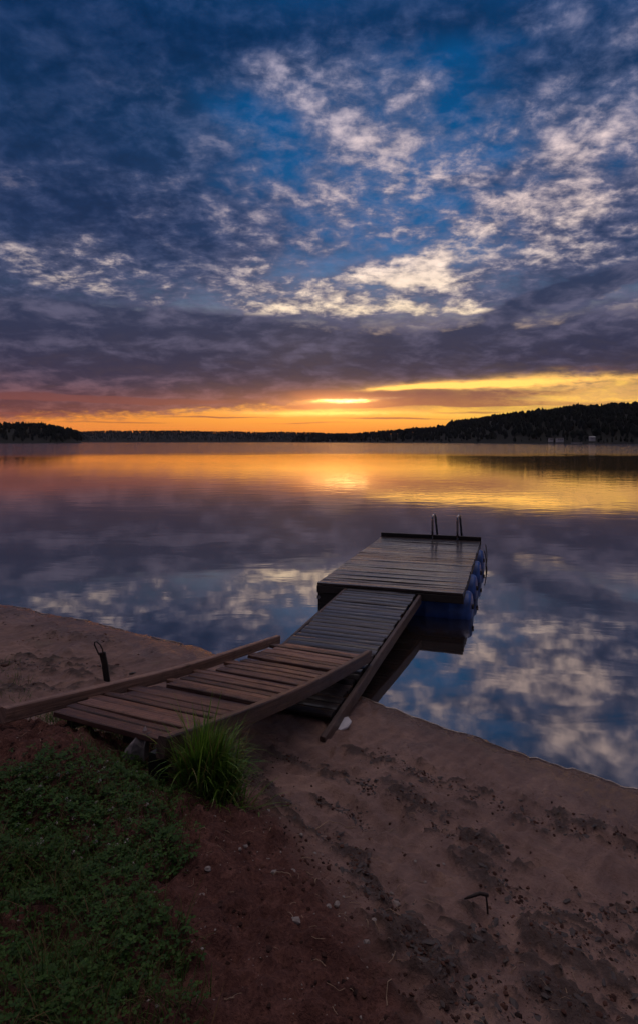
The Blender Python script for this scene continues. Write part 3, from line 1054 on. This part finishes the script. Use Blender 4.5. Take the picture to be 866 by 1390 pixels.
# longer seed stalks across the lawn
for _ in range(700):
    x = rgz.uniform(-2.2, .1); y = rgz.uniform(1.2, 2.7)
    if not lawn_ok(x, y): continue
    blade(lawn, x, y, gz(x, y), rgz.uniform(.09, .2), .003, rgz.uniform(.3, 1.1), rgz.random() * 6.28, rgz.uniform(.2, .9), rgz.random() * 60, 5)
tag(clov.build('clover_leaves', M['clover'], fix=False), 'low clover leaves spread through the grass', 'clover', kind='stuff')
for a, c_ in [(200, 1105), (203, 1146), (203, 1152), (128, 1137), (148, 1165), (172, 1157), (55, 1101), (131, 1096), (80, 1075), (92, 1107), (152, 1108), (188, 1073), (112, 1063), (95, 1106), (25, 1130), (40, 1118), (134, 1060), (125, 1058), (146, 1048), (160, 1046), (186, 1048), (50, 1160), (56, 1163), (118, 1190), (213, 1180), (100, 1128), (64, 1138), (170, 1085)] + [(rgz.uniform(5, 230), rgz.uniform(1050, 1200)) for _ in range(30)]:
    X, Y = px2g(a, c_ + 5)
    z = gz(X, Y)
    hgt_ = rgz.uniform(.03, .055)
    rr_ = rgz.uniform(.005, .0095)
    for k in range(16):
        th, ph = rgz.random() * 6.28, math.acos(rgz.uniform(-.3, 1))
        d = Vector((math.sin(ph) * math.cos(th), math.sin(ph) * math.sin(th), math.cos(ph)))
        c0 = Vector((X, Y, z + hgt_)) + d * rr_ * .55
        sv = d.cross(Vector((.3, .7, .2))).normalized() * rr_ * .3
        flow.add([c0 - sv, c0 + sv, c0 + d * rr_ * .8], [(0, 1, 2)])
    blade(lawn, X, Y, z - .005, hgt_ + .005, .0025, 0.0, 0.0, 0.1, 20.0, 3)
tag(lawn.build('grass', M['grass'], fix=False), 'short dark green grass on the bank at lower left', 'grass', kind='stuff')
tag(flow.build('clover_flowers', M['flower'], fix=False), 'tiny pale clover blossoms dotted over the grass', 'clover flowers', kind='stuff')

C0 = [px2g(272, 1080), px2g(288, 1086), px2g(304, 1094), px2g(264, 1068)]
clump = MB()
for _ in range(1500):
    a = rgz.random() * 6.28
    r_ = abs(rgz.gauss(0, .05))
    ci = rgz.choices(range(4), (.45, .3, .17, .08))[0]
    X0, Y0 = C0[ci]
    x, y = X0 + math.cos(a) * r_, Y0 + math.sin(a) * r_ * 1.2
    # blades on the downhill (right) side lie over further
    side = .5 + .5 * math.cos(a)
    az = a + rgz.gauss(0, .55)
    if rgz.random() < .35: az = rgz.gauss(-.5, .5)
    L = rgz.uniform(.14, .50) * (.75 + .35 * rgz.random() ** 2) * (1.0 - .3 * min(1, r_ / .15) * (1 - side)) * (1, 1, .72, .9)[ci]
    blade(clump, x, y, gz(x, y) - .01, L, rgz.uniform(.006, .0125), rgz.uniform(.0, .16) + r_ * 1.3, az, rgz.uniform(.1, 1.1) if rgz.random() < .7 else rgz.uniform(1.2, 2.6), rgz.random() * 60, 6)
for _ in range(420):      # short, bent and dead blades at its foot
    ci = rgz.randrange(3)
    a = rgz.random() * 6.28; r_ = abs(rgz.gauss(0, .10))
    x, y = C0[ci][0] + math.cos(a) * r_, C0[ci][1] + math.sin(a) * r_ * 1.2
    blade(clump, x, y, gz(x, y) - .005, rgz.uniform(.06, .22), rgz.uniform(.004, .009), rgz.uniform(.4, 1.2), a + rgz.gauss(0, .8), rgz.uniform(.0, 1.2), rgz.random() * 60, 4)
c_o = clump.build('tall_grass_tuft', M['tall'], fix=False)
tag(c_o, 'tall bright green grass tuft leaning over the near end of the brown ramp', 'grass tuft')

hz = MB(); hz.box((-6100, -6100, -8.5), (6100, 6100, 150))
m, p = material('morning_haze')
m.node_tree.nodes.remove(p)
pv = m.node_tree.nodes.new('ShaderNodeVolumePrincipled'); pv.inputs['Color'].default_value = (.75, .76, .88, 1); pv.inputs['Density'].default_value = 3e-5
m.node_tree.links.new(pv.outputs[0], m.node_tree.nodes['Material Output'].inputs['Volume'])
tag(hz.build('haze', m), kind='stuff')

# ------------------------------------------------------------------ camera
cam = bpy.data.cameras.new('camera')
cam.sensor_fit = 'VERTICAL'; cam.sensor_height = 36.0; cam.sensor_width = 36.0
cam.lens = 36.0 * FPX / 1390.0
cam.shift_y = (HY - 695.0) / 1390.0
cam.clip_start = .05; cam.clip_end = 20000
co = link(bpy.data.objects.new('camera', cam))
co.location = (0, 0, HC); co.rotation_euler = (R(90), 0, 0)
SC.camera = co
#SKY_BEGIN
# ------------------------------------------------------------------ sky: a sunrise world with broken altocumulus
SUN_AZ, SUN_EL = math.atan2(455 - HX, FPX), R(4.0)
wd_ = bpy.data.worlds.new('World'); SC.world = wd_
wd_.use_nodes = True
nt = wd_.node_tree; E.nt = nt
d = coords('Generated')
dx, dy, dz = sep(d)
hr = mth('SQRT', dx * dx + dy * dy)
dzc = mth('MAXIMUM', dz, 0.0)
v = mth('MINIMUM', dzc / mth('MAXIMUM', hr, .05), 4.0)                 # tangent of the elevation
az = mth('ARCTAN2', dx, dy)
den = dzc + .24
P = xyz(dx / den, dy / den, 0.0)                                        # the cloud sheet seen in perspective
S = xyz(az * 2.2, v * 17.0, 1.7)                                        # thin streaks near the horizon
wv = tnoise(P, 1.7, 4, .55, out=1)
wx, wy, wz = sep(wv)
azw = az + (wx - .5) * .22
vw = v + (wy - .5) * .13
sa, sb, sc_ = sep(tnoise(S, 1.1, 4, .55, out=1))
vs_ = v + ((sa - .5) * .030 + (wy - .5) * .03) * sstep(v, -.01, .11)


def px_dir(px, py):
    a0 = math.atan2(px - HX, FPX)
    return a0 * FPX, (HY - py) * math.cos(a0)


def blobs(Q, items):
    """sum of soft patches of cloud, each centred in the direction of a photo pixel"""
    acc = None
    for it in items:
        px, py, sx, sy, amp = it[:5]
        ang = it[5] if len(it) > 5 else 0.0
        u0, v0 = px_dir(px, py)
        if ang:
            q0 = vop('SUBTRACT', Q, (u0, v0, 0))
            ca_, sa_ = math.cos(ang), math.sin(ang)
            q = xyz(vdot(q0, (ca_ / sx, sa_ / sx, 0)), vdot(q0, (-sa_ / sy, ca_ / sy, 0)))
        else:
            q = vmad(Q, (1 / sx, 1 / sy, 0), (-u0 / sx, -v0 / sy, 0))
        e = mth('POWER', .3679, vdot(q, q))
        acc = mth('MULTIPLY_ADD', e, amp, acc if acc is not None else 0.0)
    return acc


def vdot(a, b):
    n = E.nt.nodes.new('ShaderNodeVectorMath'); n.operation = 'DOT_PRODUCT'
    _set(n.inputs[0], a); _set(n.inputs[1], b)
    return E(n.outputs['Value'])


def vmad(a, b, c):
    n = E.nt.nodes.new('ShaderNodeVectorMath'); n.operation = 'MULTIPLY_ADD'
    _set(n.inputs[0], a); _set(n.inputs[1], b); _set(n.inputs[2], c)
    return E(n.outputs[0])


QW = xyz(azw * FPX, vw * FPX)
QS = xyz(azw * FPX, vs_ * FPX)
Q0 = xyz(az * FPX, v * FPX)


back = sstep(mth('ABSOLUTE', az), .9, 2.2)           # 0 in front, 1 behind the viewer
high = sstep(v, .8, 1.9)
right = sstep(az, -.05, .36)
left = sstep(az, .02, -.5)

# clear air behind the clouds
VR = 1.0 / 1.2
blue = ramp(v * VR, [(0.0, rgb(250, 128, 44)), (.03, rgb(255, 164, 58)), (.065, rgb(255, 184, 80)), (.11, rgb(226, 176, 128)), (.19, rgb(120, 140, 172)), (.28, rgb(40, 110, 172)), (.40, rgb(6, 96, 160)), (.56, rgb(2, 84, 146)), (.75, rgb(4, 66, 122)), (1.0, rgb(14, 50, 92))])
blue = cmix(right * sstep(v, .012, .055) * sstep(v, .2, .1), blue, rgb(255, 206, 84))
blue = cmix(left * sstep(v, .12, .0) * .6, blue, rgb(248, 140, 62))
blue = cmix(back * sstep(v, .5, .0), blue, rgb(96, 92, 116))

shade = ramp(v * VR, [(0.0, rgb(170, 84, 62)), (.045, rgb(112, 66, 76)), (.075, rgb(66, 56, 82)), (.12, rgb(52, 55, 86)), (.2, rgb(54, 66, 100)), (.3, rgb(50, 70, 112)), (.42, rgb(30, 68, 114)), (.56, rgb(14, 58, 106)), (.8, rgb(14, 50, 94)), (1.0, rgb(30, 54, 86))])
mauve = ramp(v * VR, [(0.0, rgb(190, 110, 80)), (.1, rgb(106, 96, 118)), (.2, rgb(118, 114, 138)), (.32, rgb(124, 122, 148)), (.5, rgb(112, 118, 150)), (.75, rgb(84, 100, 142)), (1.0, rgb(90, 98, 130))])
lit = ramp(v * VR, [(0.0, rgb(255, 190, 90)), (.09, rgb(255, 214, 120)), (.16, rgb(250, 224, 188)), (.24, rgb(246, 222, 206)), (.32, rgb(236, 210, 200)), (.44, rgb(206, 188, 192)), (.6, rgb(160, 154, 176)), (1.0, rgb(130, 128, 152))])

n_big = tnoise(P, 2.2, 5, .56, .2)
n_mid = tnoise(P, 6.2, 6, .62, .25)
n_fin = tnoise(xyz(dx / den * .9, dy / den * 1.0, 4.0), 19.0, 6, .63, .2)
lowf = sstep(v, .006, .06)

# grey-blue sheet, torn open over the middle
dark = blobs(QW, [(70, 180, 190, 190, 1.2), (340, 45, 130, 45, .6), (60, 20, 260, 60, .7), (760, 90, 140, 60, .7), (600, 25, 150, 35, .6), (840, 300, 130, 60, .6), (230, 300, 160, 40, .5), (640, 235, 110, 14, .5)])
open_ = blobs(QW, [(345, 165, 70, 50, 1.1), (300, 175, 60, 30, .5), (560, 225, 80, 50, 1.0), (635, 60, 110, 32, .8), (425, 330, 150, 40, .9), (560, 190, 160, 120, .5), (380, 250, 130, 40, .6), (640, 130, 60, 40, .6), (700, 330, 140, 14, .8), (120, 330, 60, 18, .4)])
cov = sstep(n_big * .50 + n_mid * .55 + n_fin * .25 + dark * .19 - open_ * .11, .43, .72)
upv = sstep(v, .034, .075)
sky = cmix(cov * .92 * upv, blue, shade)
sky = cmix(mth('MINIMUM', dark * .75, .85), sky, cmix(.5, cscale(shade, .55), rgb(4, 42, 88)))
# soft mauve tufts nearly everywhere
reg = blobs(QW, [(450, 100, 90, 50, .5), (330, 90, 70, 30, .45), (690, 150, 170, 40, .25), (520, 185, 80, 45, .7), (350, 200, 60, 30, .7), (230, 130, 60, 24, .4), (640, 215, 150, 40, .4), (800, 240, 120, 60, .4), (620, 300, 200, 40, .6), (575, 352, 60, 24, 2.1, .5), (520, 385, 120, 20, .5), (690, 300, 90, 30, .3), (420, 140, 60, 40, .5), (560, 120, 50, 30, .6), (500, 250, 120, 30, .45), (780, 200, 80, 40, .4), (800, 335, 140, 30, .4),
             (60, 345, 70, 20, .8), (110, 385, 60, 20, .7), (150, 350, 40, 30, .6), (250, 380, 70, 26, .75), (380, 410, 150, 18, 1.05), (350, 350, 60, 24, .8), (470, 380, 110, 22, .9), (590, 428, 90, 10, 1.5), (480, 428, 130, 14, 1.2), (660, 375, 90, 30, .35), (720, 432, 50, 8, 1.1), (560, 455, 50, 10, .8),
             (250, 270, 200, 40, .2), (700, 20, 160, 30, .4), (860, 385, 30, 10, 1.2), (860, 430, 40, 18, .9), (850, 60, 60, 40, .3), (560, 390, 80, 16, .8)])
reg = reg + blobs(QW, [(560, 200, 320, 140, .30), (840, 200, 130, 150, .24), (330, 300, 220, 50, .2)])
reg = reg + high * .35 + back * sstep(v, .1, .4) * .3
puff = n_mid * .55 + n_fin * .50
ms = sstep(puff + (n_big - .5) * .35 + reg * .10, .46, .76)
sky = cmix(ms * upv * mth('MINIMUM', reg * .85 + .28, .92) * (1.0 - mth('MINIMUM', dark * .5, .6)), sky, mauve)
m2 = sstep(n_mid * .62 + n_fin * .42 + (n_big - .5) * .30 + reg * .112, .60, .85)
sky = cmix(m2 * mth('MINIMUM', reg * 1.1, 1.0), sky, lit)

det = sstep(n_fin * .6 + n_mid * .4, .34, .66, .76, 1.18)
sky = cscale(sky, mth('ADD', 1.0, (det - 1.0) * sstep(v, .08, .2)))
# heavy purple bank above the horizon glow
bank = blobs(QS, [(60, 470, 300, 50, 1.7), (300, 500, 220, 38, 1.6), (150, 440, 200, 18, .6), (450, 488, 200, 26, 1.4), (640, 482, 130, 18, 1.3), (755, 398, 95, 13, 1.5, .26), (870, 372, 60, 12, 1.3, .3), (830, 468, 150, 30, 1.3), (600, 462, 80, 8, .8, .2), (720, 486, 200, 18, 1.2),
              (60, 525, 240, 11, 1.0), (300, 526, 150, 10, 1.0), (-150, 500, 300, 60, 1.4), (1000, 470, 220, 44, 1.4)])
bk = sstep(bank + ((n_mid - .5) * 1.2 + (sb - .5) * .9 + (n_fin - .5) * .7) * lowf, .38, .80)
bank_c = cmix(sstep(n_mid * .65 + sb * .35, .44, .66), cscale(shade, .74), cmix(.56, shade, mauve))
sky = cmix(bk * .96, sky, bank_c)
low = blobs(QS, [(570, 536, 120, 8, 1.7), (650, 547, 100, 4, 1.6), (440, 533, 70, 6, 1.0), (420, 553, 90, 4, .8), (510, 552, 90, 4.5, 1.1), (200, 542, 180, 6, .8), (60, 540, 130, 6, .8), (700, 522, 50, 4, .6), (745, 545, 40, 2.5, .9), (820, 500, 80, 5, .6), (300, 566, 120, 2.2, .7), (530, 569, 110, 2.2, .75), (150, 573, 110, 2, .6), (420, 575, 130, 2, .6), (40, 562, 70, 2.5, .7), (640, 560, 70, 2.5, .7), (760, 530, 90, 2.2, .7), (830, 545, 50, 2, .6)])
lk = sstep(low + ((sb - .5) * .8 + (n_fin - .5) * .25) * lowf, .38, .78)
sky = cmix(lk * .88, sky, ramp(v * 6.0, [(0.0, rgb(176, 84, 56)), (.3, rgb(136, 74, 66)), (.6, rgb(92, 64, 76))]))
# fiery cloud edges round the hidden sun
fire = blobs(QS, [(455, 545, 50, 2.8, 2.2), (560, 527, 60, 4, 1.5), (640, 522, 60, 5, 1.0), (760, 516, 150, 8, .8), (820, 535, 130, 16, .5), (480, 562, 110, 3.5, 1.0), (380, 559, 70, 3, .6)])
fk = fire * sstep((sb * .6 + n_fin * .4 - .5) * lowf + fire * .12, -.10, .16)
sky = cmix(mth('MINIMUM', fk, 1.0), sky, (1.5, .80, .17, 1))
gl1 = blobs(Q0, [(455, 554, 190, 26, .28), (455, 548, 60, 14, .75)])
sky = vop('ADD', sky, cscale((1.0, .36, .08), gl1))
sky = vop('ADD', sky, cscale((1.0, .70, .30), blobs(QS, [(455, 545, 30, 2.6, 5.0), (490, 543, 40, 1.6, .8)]) * sstep(sb * .5 + n_fin * .5, .36, .56, .25, 1.0)))
# sky behind dimmed; unseen bright sky added overhead to light the foreground
sky = cmix(back * .8, sky, rgb(66, 62, 76))
sky = cmix(sstep(v, .82, 1.7) * (1.0 - back * .75), sky, (1.06, .89, .90, 1))
bg = nt.nodes['Background']
_set(bg.inputs[0], sky); bg.inputs[1].default_value = 1.0
ns = nt.nodes.new('ShaderNodeTexSky'); ns.sky_type = 'NISHITA'; ns.sun_disc = False
ns.sun_elevation = SUN_EL; ns.sun_rotation = SUN_AZ; ns.air_density = 1.0; ns.dust_density = 1.0
b2 = nt.nodes.new('ShaderNodeBackground'); b2.inputs[1].default_value = .0012
nt.links.new(ns.outputs[0], b2.inputs[0])
ad = nt.nodes.new('ShaderNodeAddShader')
nt.links.new(bg.outputs[0], ad.inputs[0]); nt.links.new(b2.outputs[0], ad.inputs[1])
nt.links.new(ad.outputs[0], nt.nodes['World Output'].inputs[0])
wd_.cycles.sampling_method = 'MANUAL'; wd_.cycles.sample_map_resolution = 1024

sun = bpy.data.lights.new('sun', 'SUN'); sun.energy = .0004; sun.angle = R(6.0); sun.color = (1.0, .62, .34)
so = link(bpy.data.objects.new('sun', sun))
sd = Vector((math.sin(SUN_AZ) * math.cos(SUN_EL), math.cos(SUN_AZ) * math.cos(SUN_EL), math.sin(SUN_EL)))
so.rotation_euler = sd.to_track_quat('Z', 'Y').to_euler()
so.location = (0, 0, 30)

SC.view_settings.view_transform = 'Standard'; SC.view_settings.look = 'None'
SC.view_settings.exposure = 0; SC.view_settings.gamma = 1
SC.cycles.max_bounces = 6; SC.cycles.transparent_max_bounces = 6
SC.cycles.use_denoising = True
SC.cycles.use_adaptive_sampling = True; SC.cycles.adaptive_threshold = .03
SC.cycles.sample_clamp_indirect = 4.0
